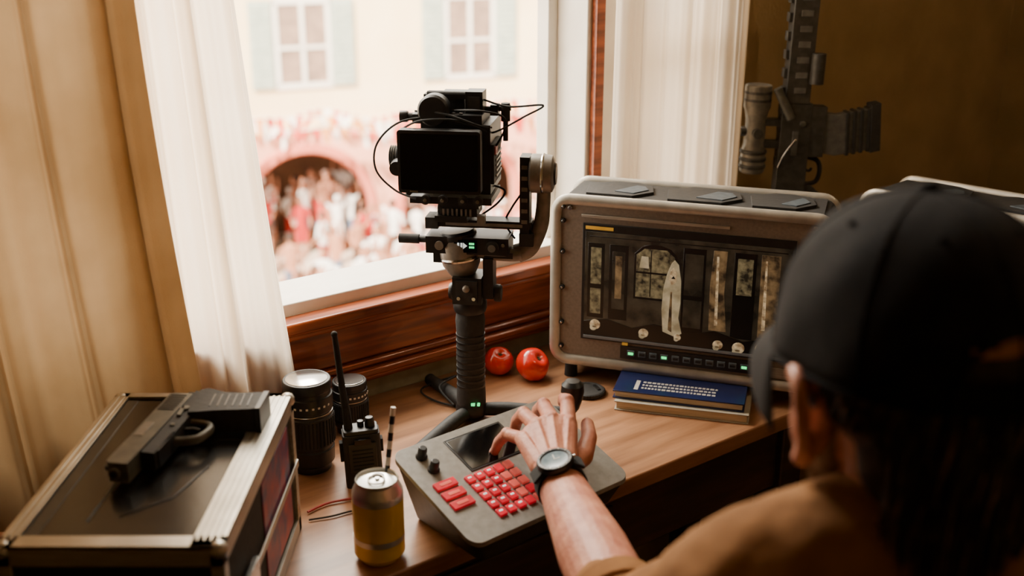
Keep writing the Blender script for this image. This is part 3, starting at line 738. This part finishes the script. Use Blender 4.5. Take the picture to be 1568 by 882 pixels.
# cap
g=G(); HH=.117; ax,ay=.0985,.118; V=[];F=[]; NA,NZ=72,26
def cs(a,t):
    ph=t*math.pi/2; e=2/2.3
    rho=math.cos(ph)**e if t<1 else 0; z=math.sin(ph)**e*HH+.010
    seam=1-.012*abs(math.cos(3*a))**8*(1-t*.5)
    wr=1+.010*math.sin(5*a+6*t)+.009*math.sin(9*a-11*t+1)
    return Vector((ax*rho*math.cos(a)*seam*wr, -.008+ay*rho*math.sin(a)*seam*wr, z-.010*(1-t)))
for j in range(NZ+1):
    for i in range(NA): V.append(cs(2*math.pi*i/NA,j/NZ))
for j in range(NZ):
    for i in range(NA):
        a=2*math.pi*(i+.5)/NA; t=(j+.5)/NZ
        da=abs((a-1.5*math.pi))
        if da<.46 and t<.24*math.sqrt(max(0,1-(da/.46)**2)) and j>1: continue
        F.append((j*NA+i,j*NA+(i+1)%NA,(j+1)*NA+(i+1)%NA,(j+1)*NA+i))
g.add(V,F,CAPM,HM)
for k in range(6):
    a=math.pi/6+k*math.pi/3
    g.tube([cs(a,t/12)*1.002 for t in range(13)],.0010,CAPM,n=6,sub=2,T=HM)
g.tube([cs(2*math.pi*k/40,0) for k in range(40)],.0022,CAPM,n=6,sub=1,closed=True,T=HM)
ar=[]
for k in range(17):
    da=-.46+.92*k/16; ar.append(cs(1.5*math.pi+da,.24*math.sqrt(max(0,1-(da/.46)**2)))*1.004)
g.tube(ar,.0024,CAPM,n=6,sub=2,T=HM)
BUC=M('strap_buckle',S(120,100,60),rough=.4,metal=.6)
g.box((.018,-.127,.006),(.014,.003,.014),BUC,T=HM)
g.lathe([(0,0),(.007,0),(.007,.003),(.004,.005),(0,.005)],CAPM,T=HM@Matrix.Translation(cs(0,1)))
for k in range(6):
    a=k*math.pi/3; p=cs(a,.62)*1.004; g.ball(p,.0028,CAPM,T=HM,n=8)
V=[];F=[]; NB,NR=28,8
def br(u,v,o):
    a=rad(22+136*u); p=cs(a,0)
    ext=.072*math.sin(math.pi*u)**.55
    x=p.x*(1-.04*v); y=p.y+ext*v; z=p.z-.004-.030*v*v-.020*(2*u-1)**2*v+.004*v - .014*(abs(2*u-1)**2)*v
    return (x,y,z+o)
for o in (0,-.003):
    for j in range(NR+1):
        for i in range(NB+1): V.append(br(i/NB,j/NR,o))
K=(NR+1)*(NB+1)
for o in (0,K):
    for j in range(NR):
        for i in range(NB):
            a=o+j*(NB+1)+i; F.append((a,a+1,a+NB+2,a+NB+1))
for i in range(NB): a=NR*(NB+1)+i; F.append((a,a+1,a+1+K,a+K))
g.add(V,F,CAPM,HM)
cap=g.done('baseball_cap',origin=HC,angle=60,recalc=False)
so=cap.modifiers.new('s','SOLIDIFY'); so.thickness=.0012
# sunglasses
g=G()
for sx in (-1,1):
    g.tube([(sx*.068,.080,.002),(sx*.078,.06,.000),(sx*.083,.02,-.006),(sx*.087,-.004,-.014),(sx*.085,-.018,-.026)],.0024,BLK,n=8,sub=4,T=HM,sc=(1,1.8))
    lp=[(sx*.033+.029*math.cos(a),.100-.010*abs(math.cos(a))*(1 if math.cos(a)*sx>0 else .2),-.004+.020*math.sin(a)) for a in [k*math.pi/8 for k in range(16)]]
    g.tube(lp,.002,BLK,n=6,sub=2,closed=True,T=HM)
    g.add(lp,[list(range(16))],GLOSS,HM)
g.tube([(-.008,.103,.0),(0,.105,.003),(.008,.103,.0)],.002,BLK,n=6,sub=3,T=HM)
g.done('sunglasses',origin=HC,recalc=False)

# shirt/torso (continuous)
g=G()
Nk=Vector((.310,.715,1.092)); SL=Vector((.172,.702,1.064)); SR=Vector((.475,.665,1.050))
EL=Vector((.124,.945,.846)); WRI=Vector((.055,1.250,.868))
chain(g,[Nk,Nk.lerp(SL,.55)+Vector((0,0,.012)),SL],[.068,.062,.060],SHIRT,n=20)
chain(g,[Nk,Nk.lerp(SR,.55)+Vector((0,0,.012)),SR],[.068,.060,.062],SHIRT,n=20)
RT=Matrix.Translation((.320,.675,.92))@Euler((0,0,rad(-5))).to_matrix().to_4x4()
g.ball((0,0,.04),(.170,.115,.12),SHIRT,T=RT,n=28); g.ball((0,0,-.08),(.160,.120,.18),SHIRT,T=RT,n=28)
g.ball((0,0,-.29),(.160,.130,.15),SHIRT,T=RT,n=28)
chain(g,[SL,SL.lerp(EL,.5),EL,EL.lerp(WRI,.18)],[.060,.054,.050,.049],SHIRT,n=20)
ER=Vector((.53,.79,.80)); WRR=Vector((.44,1.00,.665))
chain(g,[SR,SR.lerp(ER,.5),ER,ER.lerp(WRR,.3)],[.060,.054,.050,.047],SHIRT,n=20)
for k in (.25,.5,.72,.9):
    p=SL.lerp(EL,k); g.ball(p+Vector((.01,-.005,.012)),(.052,.018,.045),SHIRT,rot=(40,10,15),n=14)
shirt=organic(g,'shirt',.006,5,mat=SHIRT,origin=(.305,.675,.93)); kid(shirt)
tx=bpy.data.textures.new('folds','CLOUDS'); tx.noise_scale=.07
dm=shirt.modifiers.new('d','DISPLACE'); dm.texture=tx; dm.strength=.018; dm.mid_level=.5
g=G()
cl=[(Nk.x+.069*math.cos(a)*1.0,Nk.y+.006+.066*math.sin(a),1.138+.008*math.sin(a+2.0)-.012*max(0,math.sin(a))) for a in [k*math.pi/10 for k in range(20)]]
g.tube(cl,.008,SHIRT,n=10,sub=3,closed=True,sc=(.6,1.5)); kid(g.done('collar',origin=tuple(Nk)))
g=G()
for p,q in ((EL,WRI),(ER,WRR)):
    t=.18 if p is EL else .3
    c=p.lerp(q,t); d=(q-p).normalized(); g.cyl(c-d*.016,c+d*.014,.0515,SHIRT,r1=.050,n=28)
kid(g.done('cuffs',bevel=.004,origin=tuple(EL)))
g=G()
hp=Vector((.31,.665,.58))
g.ball(hp,(.165,.135,.11),TROU,n=24)
for sx,kn,an in ((-1,Vector((.205,1.05,.54)),Vector((.22,1.08,.10))),(1,Vector((.43,1.04,.54)),Vector((.44,1.0,.10)))):
    chain(g,[hp+Vector((sx*.085,.02,-.02)),hp.lerp(kn,.5)+Vector((sx*.05,0,.0)),kn,kn.lerp(an,.45)+Vector((0,-.02,0)),an],[.088,.080,.062,.058,.048],TROU,n=20)
kid(organic(g,'trousers',.008,4,mat=TROU,origin=tuple(hp)))
g=G()
for x,y in ((.22,1.08),(.44,1.0)):
    chain(g,[(x,y-.02,.055),(x,y+.05,.048),(x,y+.15,.034)],[.046,.044,.034],BLKM,n=16); g.box((x,y+.06,.012),(.085,.27,.022),RUB)
kid(g.done('shoes',bevel=.006,origin=(.33,1.05,0)))

# ------------------------------------------------------------ hands
def hand(name,wr,arm,fingers,thumb,palm,fr,up,mats=SKIN):
    g=G()
    chain(g,arm[0],arm[1],SKIN,n=24)
    for mc,(pts) in zip(palm,fingers):
        g2=[mc,pts[0]]; chain(g,g2,[.0155,.0125],SKIN)
    for a,b in zip(fingers,fingers[1:]):
        g.cyl((Vector(palm[0])+Vector(palm[-1]))/2,(Vector(a[0])+Vector(b[0]))/2,.016,SKIN,r1=.0115,n=14); g.ball((Vector(a[0])+Vector(b[0]))/2,.0115,SKIN)
    for pts,r in zip(fingers,fr):
        chain(g,pts,[r*1.18,r*1.04,r*.93,r*.80],SKIN,n=14)
        g.ball(Vector(pts[1])+Vector(up)*.0012,r*1.09,SKIN,n=12)
        g.ball(Vector(pts[0])+Vector(up)*.003,r*1.15,SKIN,n=12)
    chain(g,thumb,[.0165,.0140,.0112,.0095],SKIN,n=14)
    chain(g,[thumb[0],fingers[0][0]],[.014,.010],SKIN,n=12)
    for mc,pts in zip(palm,fingers):
        g.tube([Vector(mc)+Vector(up)*.0140,(Vector(mc)+Vector(pts[0]))/2+Vector(up)*.0135,Vector(pts[0])+Vector(up)*.0115],.0024,SKIN,n=6,sub=3)
    o=organic(g,name,.0016,3,mat=SKIN,origin=wr); kid(o)
    g=G()
    for pts,r in list(zip(fingers,fr))+[(thumb,.0098)]:
        d=(Vector(pts[-1])-Vector(pts[-2])).normalized(); u=Vector(up)-d*Vector(up).dot(d)
        if u.length<.05: continue
        u.normalize(); s=d.cross(u); c=Vector(pts[-1])+u*r*.62+d*.001
        A=Matrix((( s.x,d.x,u.x,c.x),(s.y,d.y,u.y,c.y),(s.z,d.z,u.z,c.z),(0,0,0,1)))
        g.ball((0,0,0),(r*.56,r*.72,r*.24),NAIL,n=12,T=A)
    kid(g.done(name+'_nails',origin=wr))
V3=Vector
fing=[[V3((.076,1.336,.893)),V3((.076,1.376,.908)),V3((.073,1.402,.901)),V3((.072,1.417,.888))],
      [V3((.054,1.342,.896)),V3((.044,1.387,.897)),V3((.037,1.414,.877)),V3((.033,1.427,.852))],
      [V3((.034,1.334,.891)),V3((.016,1.375,.890)),V3((.007,1.398,.869)),V3((.003,1.409,.846))],
      [V3((.016,1.318,.880)),V3((-.007,1.345,.874)),V3((-.018,1.360,.855)),V3((-.024,1.368,.836))]]
palm=[V3((.070,1.268,.872)),V3((.059,1.266,.875)),V3((.048,1.265,.873)),V3((.038,1.264,.869))]
thumb=[V3((.072,1.278,.862)),V3((.095,1.312,.858)),V3((.105,1.345,.869)),V3((.104,1.371,.876))]
arm=([EL.lerp(WRI,.10),EL.lerp(WRI,.45),EL.lerp(WRI,.8),WRI,WRI+V3((.002,.012,0))],[.043,.042,.032,.0275,.026])
hand('left_hand',tuple(WRI),arm,fing,thumb,palm,[.0097,.0099,.0094,.0083],(0,-.25,.97))
def rp(x,y,z): 
    return Matrix.Translation(WRR)@Euler((rad(-22),0,rad(25))).to_matrix().to_4x4()@V3((x,y,z))
fing2=[[rp(-.030,.085,.006),rp(-.034,.125,.004),rp(-.036,.148,-.008),rp(-.037,.165,-.022)],
 [rp(-.010,.090,.008),rp(-.010,.134,.006),rp(-.010,.160,-.008),rp(-.010,.178,-.024)],
 [rp(.010,.086,.006),rp(.013,.127,.003),rp(.014,.150,-.010),rp(.015,.166,-.024)],
 [rp(.028,.076,.0),rp(.034,.106,-.004),rp(.037,.122,-.014),rp(.039,.134,-.026)]]
palm2=[rp(-.016,.018,0),rp(-.006,.016,0),rp(.006,.016,0),rp(.016,.018,0)]
th2=[rp(-.020,.03,-.008),rp(-.042,.062,-.012),rp(-.052,.09,-.018),rp(-.056,.112,-.026)]
arm2=([ER.lerp(WRR,.2),ER.lerp(WRR,.6),WRR],[.042,.036,.026])
hand('right_hand',tuple(WRR),arm2,fing2,th2,palm2,[.0092,.0094,.0089,.0078],(0,.35,.93))
# wristwatch
wd=(WRI-EL).normalized(); wc=EL.lerp(WRI,.905)
up_=V3((0,0,1)); sd=wd.cross(up_).normalized(); uu=sd.cross(wd).normalized()
WM=Matrix(((sd.x,wd.x,uu.x,wc.x),(sd.y,wd.y,uu.y,wc.y),(sd.z,wd.z,uu.z,wc.z),(0,0,0,1)))
g=G(); V=[];F=[]
nn=48
for i in range(nn):
    a=2*math.pi*i/nn
    for (rr,yy) in ((.0300,-.011),(.0328,-.010),(.0328,.010),(.0300,.011)): V.append((rr*math.cos(a),yy,rr*math.sin(a)))
for i in range(nn):
    for k in range(4): F.append((i*4+k,i*4+(k+1)%4,((i+1)%nn)*4+(k+1)%4,((i+1)%nn)*4+k))
g.add(V,F,RUB,WM)
FT=WM@Euler((0,rad(-14),0)).to_matrix().to_4x4()@Matrix.Translation((0,0,.0305))
DIAL=M('watch_dial',S(132,148,154),S(88,104,112),rough=.12,scale=60)
g.lathe([(0,0),(.0215,0),(.0235,.003),(.0235,.008),(.022,.0105),(.0185,.011),(.0175,.009),(0,.009)],BLK,n=44,T=FT)
g.lathe([(0,0),(.0168,0),(0,.0004)],DIAL,n=40,T=FT@Matrix.Translation((0,0,.0092)))
for k in range(12):
    a=2*math.pi*k/12; g.box((.0202*math.cos(a),.0202*math.sin(a),.011),(.003,.0008,.0006),WHITE,rot=(0,0,math.degrees(a)),T=FT)
g.box((0,.005,.0098),(.001,.010,.0005),WHITE,T=FT); g.box((.003,0,.0098),(.008,.001,.0005),WHITE,T=FT)
g.cyl((.023,0,.005),(.026,0,.005),.002,CHROME,n=10,T=FT)
g.box((0.0265,0,-.004),(.016,.022,.004),RUB,rot=(0,40,0),T=FT); g.box((-.0265,0,-.004),(.016,.022,.004),RUB,rot=(0,-40,0),T=FT)
g.done('wristwatch',origin=tuple(wc),bevel=.0004)
# stool
g=G()
g.lathe([(0,.38),(.19,.38),(.205,.395),(.205,.42),(.19,.442),(.10,.448),(0,.448)],BLKM,n=40)
g.cyl((0,0,.12),(0,0,.38),.025,CHROME); g.cyl((0,0,.08),(0,0,.26),.035,BLK)
for k in range(5):
    a=rad(72*k+10); c,s_=math.cos(a),math.sin(a)
    g.tube([(0,0,.10),(.15*c,.15*s_,.09),(.27*c,.27*s_,.065)],[.026,.022,.016],BLK,n=10); g.cyl((.27*c-.012*s_,.27*s_+.012*c,.028),(.27*c+.012*s_,.27*s_-.012*c,.028),.028,RUB,n=18)
    g.cyl((.27*c,.27*s_,.028),(.27*c,.27*s_,.07),.008,CHROME,n=10)
g.done('stool',(.31,.655,0),bevel=.002)

# ------------------------------------------------------------ outside: street, building, bunting, crowd
PINK=M('facade_pink',S(234,174,148),S(218,154,128),rough=.9,scale=.8)
CREAM=M('facade_cream',S(250,228,186),S(242,214,166),rough=.9,scale=.6)
ARC=M('arch_interior',S(128,90,62),S(88,60,42),rough=.9,scale=1.5)
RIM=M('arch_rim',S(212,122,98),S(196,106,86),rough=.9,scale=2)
SHUT=M('shutter',S(186,192,176),S(168,176,162),rough=.8,scale=5)
GLAS=M('facade_glass',S(160,132,112),S(128,106,92),rough=.3,scale=3)
PAVE=M('pavement',S(224,206,182),S(204,184,160),rough=.95,scale=1.2)
FO=(-5.35,28,-7.4); FRZ=22
g=G()
cen=[-12.6,-8.4,-4.2,0,4.2,8.4,12.6]; r=1.72; hs_=1.35; TOP=3.55
xs=[-14.7]+[x for c in cen for x in (c-r,c+r)]+[17.5]
for i in range(0,len(xs),2): g.bx(xs[i],xs[i+1],0,.5,0,hs_,PINK)
for i in range(0,len(xs),2): g.bx(xs[i],xs[i+1],0,.5,hs_,TOP,PINK)
for c in cen:
    K=16
    for k in range(K):
        a0=math.pi*k/K; a1=math.pi*(k+1)/K
        p0=(c-r*math.cos(a0),hs_+r*math.sin(a0)); p1=(c-r*math.cos(a1),hs_+r*math.sin(a1))
        V=[(p0[0],0,p0[1]),(p1[0],0,p1[1]),(p1[0],0,TOP),(p0[0],0,TOP),(p0[0],.5,p0[1]),(p1[0],.5,p1[1])]
        g.add(V,[(0,1,2,3),(0,4,5,1)],PINK)
    g.tube([(c-r,-.05,0),(c-r,-.05,.7)]+[(c-r*math.cos(math.pi*k/12),-.05,hs_+r*math.sin(math.pi*k/12)) for k in range(13)]+[(c+r,-.05,.7),(c+r,-.05,0)],.14,RIM,n=6,sub=2)
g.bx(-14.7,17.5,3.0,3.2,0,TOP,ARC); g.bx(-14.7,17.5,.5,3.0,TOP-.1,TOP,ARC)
g.bx(-14.7,17.5,-.12,.5,TOP,TOP+.18,CREAM)
g.bx(-14.7,17.5,0,.5,TOP+.18,10,CREAM)
for c in (-8.7,-4.3,.1,4.55,9.0,13.4):
    g.bx(c-.62,c+.62,-.03,.02,4.75,6.7,GLAS)
    for a,b,z0,z1 in ((-.72,-.60,4.7,6.8),(.60,.72,4.7,6.8),(-.05,.05,4.75,6.7),(-.72,.72,4.62,4.76),(-.72,.72,6.7,6.85),(-.62,.62,5.6,5.68)): g.bx(c+a,c+b,-.08,.02,z0,z1,WHITE)
    for a in (-1.32,.74):
        g.bx(c+a,c+a+.56,-.12,-.02,4.66,6.8,SHUT)
        for q in range(14): g.bx(c+a+.06,c+a+.5,-.15,-.11,4.78+q*.14,4.84+q*.14,SHUT)
g.done('building_facade',FO,(0,0,FRZ),recalc=False)
g=G(); g.bx(-30,30,-40,6,-.1,0,PAVE); g.done('street',FO,(0,0,FRZ))
FL=[M('flag_'+n_,c,rough=.8,scale=3) for n_,c in (('red',S(208,56,42)),('white',S(250,244,234)),('pink',S(228,128,106)),('orange',S(226,150,80)))]
g=G(); rnd=random.Random(2)
for (z0,y0,sag,ph) in ((4.15,-.6,.25,0),(4.0,-1.2,.3,1.4),(4.30,-1.8,.3,.7)):
    prev=None
    for i in range(115):
        x=-11+i*.24; z=z0-sag*abs(math.sin((x+ph)*.55))+.08*math.sin(x*3)
        if prev: g.cyl(prev,(x,y0,z),.012,FL[1],n=4)
        prev=(x,y0,z)
        l=rnd.uniform(.2,.5); dx=rnd.uniform(-.16,.16); m=FL[rnd.choice((0,1,0,2,2,3,1))]
        g.add([(x-.08,y0,z),(x+.08,y0,z),(x+dx+.04,y0+rnd.uniform(-.1,.1),z-l),(x+dx-.04,y0,z-l)],[(0,1,2,3)],m)
g.done('bunting',FO,(0,0,FRZ),recalc=False)
CC=[M('crowd_'+n_,c,rough=.9,scale=4) for n_,c in (('white',S(246,242,234)),('red',S(190,46,40)),('skin',S(186,128,98)),('brown',S(100,68,50)),('pink',S(224,146,128)),('blue',S(110,120,138)),('hair',S(64,44,34)))]
g=G()
def person(x,y,zg,s):
    a=rnd.uniform(0,6.28); T=Matrix.Translation((x,y,zg))@Matrix.Rotation(a,4,'Z')@Matrix.Scale(s,4)
    top=CC[rnd.choice((0,0,0,0,1,2,4,0,2))]; bot=CC[rnd.choice((3,5,0,0,3,1))]
    for sx in (-1,1):
        g.cyl((sx*.09,0,.0),(sx*.09,0,.45),.055,CC[2],r1=.065,n=7,T=T); g.cyl((sx*.09,0,.42),(sx*.08,0,.88),.085,bot,r1=.095,n=7,T=T)
        if rnd.random()<.4: e=(sx*.30,.1,1.55);w=(sx*.26,.12,1.85)
        else: e=(sx*.27,.02,1.12);w=(sx*.24,.18,.95)
        g.cyl((sx*.2,0,1.40),e,.052,top,r1=.042,n=6,T=T); g.cyl(e,w,.042,CC[2],r1=.03,n=6,T=T); g.ball(w,.045,CC[2],n=6,T=T)
    g.lathe([(0,.82),(.15,.84),(.14,1.05),(.19,1.32),(.17,1.44),(.06,1.50),(0,1.5)],top,n=9,sy=.65,T=T)
    g.cyl((0,0,1.46),(0,0,1.56),.05,CC[2],n=6,T=T); g.ball((0,.01,1.64),(.085,.10,.12),CC[2],n=9,T=T); g.ball((0,-.02,1.67),(.092,.10,.11),CC[rnd.choice((6,6,3,0))],n=9,T=T)
for i in range(400):
    x=rnd.uniform(-10,10); y=-11+11*rnd.random()**.9 if i%3 else rnd.uniform(.4,2.0)
    if i%3 and y>-1.0: y=-1.2
    if y>0:
        c=min(cen,key=lambda q:abs(q-x)); x=c+rnd.uniform(-1.35,1.35)
    person(x,y,.0 if y<0 else rnd.choice((.0,.25,.5)),rnd.uniform(.92,1.05))
g.done('crowd',FO,(0,0,FRZ),recalc=False)

# ------------------------------------------------------------ light
w=bpy.data.worlds.new('World'); SC.world=w; w.use_nodes=True
bg=w.node_tree.nodes['Background']; bg.inputs[0].default_value=(1.0,.90,.75,1); bg.inputs[1].default_value=4.8
sun=bpy.data.lights.new('sun','SUN'); sun.energy=24; sun.angle=rad(2); sun.color=(1,.92,.78)
so_=bpy.data.objects.new('sun',sun); COL.objects.link(so_); so_.rotation_euler=Vector((.25,.75,-.62)).to_track_quat('-Z','Y').to_euler(); so_.location=(0,-5,12)
AW=Matrix.Translation(Vector(W0))@Matrix.Rotation(rad(37.3),4,'Z')
def area(name,s,out,z,ts,tn,tz,size,sizey,e,col):
    p=AW@Vector((s,out,z)); t=AW@Vector((ts,-tn,tz))
    l=bpy.data.lights.new(name,'AREA'); l.shape='RECTANGLE'; l.size=size; l.size_y=sizey; l.energy=e; l.color=col
    o=bpy.data.objects.new(name,l); COL.objects.link(o); o.location=p; o.rotation_euler=(t-p).to_track_quat('-Z','Y').to_euler()
area('sky_light',.05,1.1,2.45,.0,.2,.9,1.6,1.0,185,(1,.91,.77))
# fill lamp added to brighten the dark right wall; its out-of-view fixture is invented
lp=AW@Vector((1.0,-1.3,2.45))
g=G(); SHD=M('fill_lamp_shade',S(250,225,180),rough=.6,emit=1.0)
g.lathe([(0,2.6),(.05,2.6),(.05,2.585),(0,2.58)],WHITE); g.cyl((0,0,2.5),(0,0,2.59),.006,WHITE)
g.lathe([(.06,2.52),(.14,2.40),(.137,2.40),(.057,2.52)],SHD,n=32)
g.done('fill_lamp',(lp.x,lp.y,0))
pl=bpy.data.lights.new('fill_lamp_light','POINT'); pl.energy=7.5; pl.color=(1,.84,.62); pl.shadow_soft_size=.08
po=bpy.data.objects.new('fill_lamp_light',pl); COL.objects.link(po); po.location=(lp.x,lp.y,2.37)

# ------------------------------------------------------------ camera
cam=bpy.data.cameras.new('camera'); co=bpy.data.objects.new('camera',cam); COL.objects.link(co)
co.location=(0,0,1.55); co.rotation_euler=(rad(90-19.1),0,0); cam.lens=38.6; cam.sensor_width=36; cam.clip_start=.02; cam.clip_end=200
cam.dof.use_dof=True; cam.dof.focus_distance=1.72; cam.dof.aperture_fstop=3.0
SC.camera=co
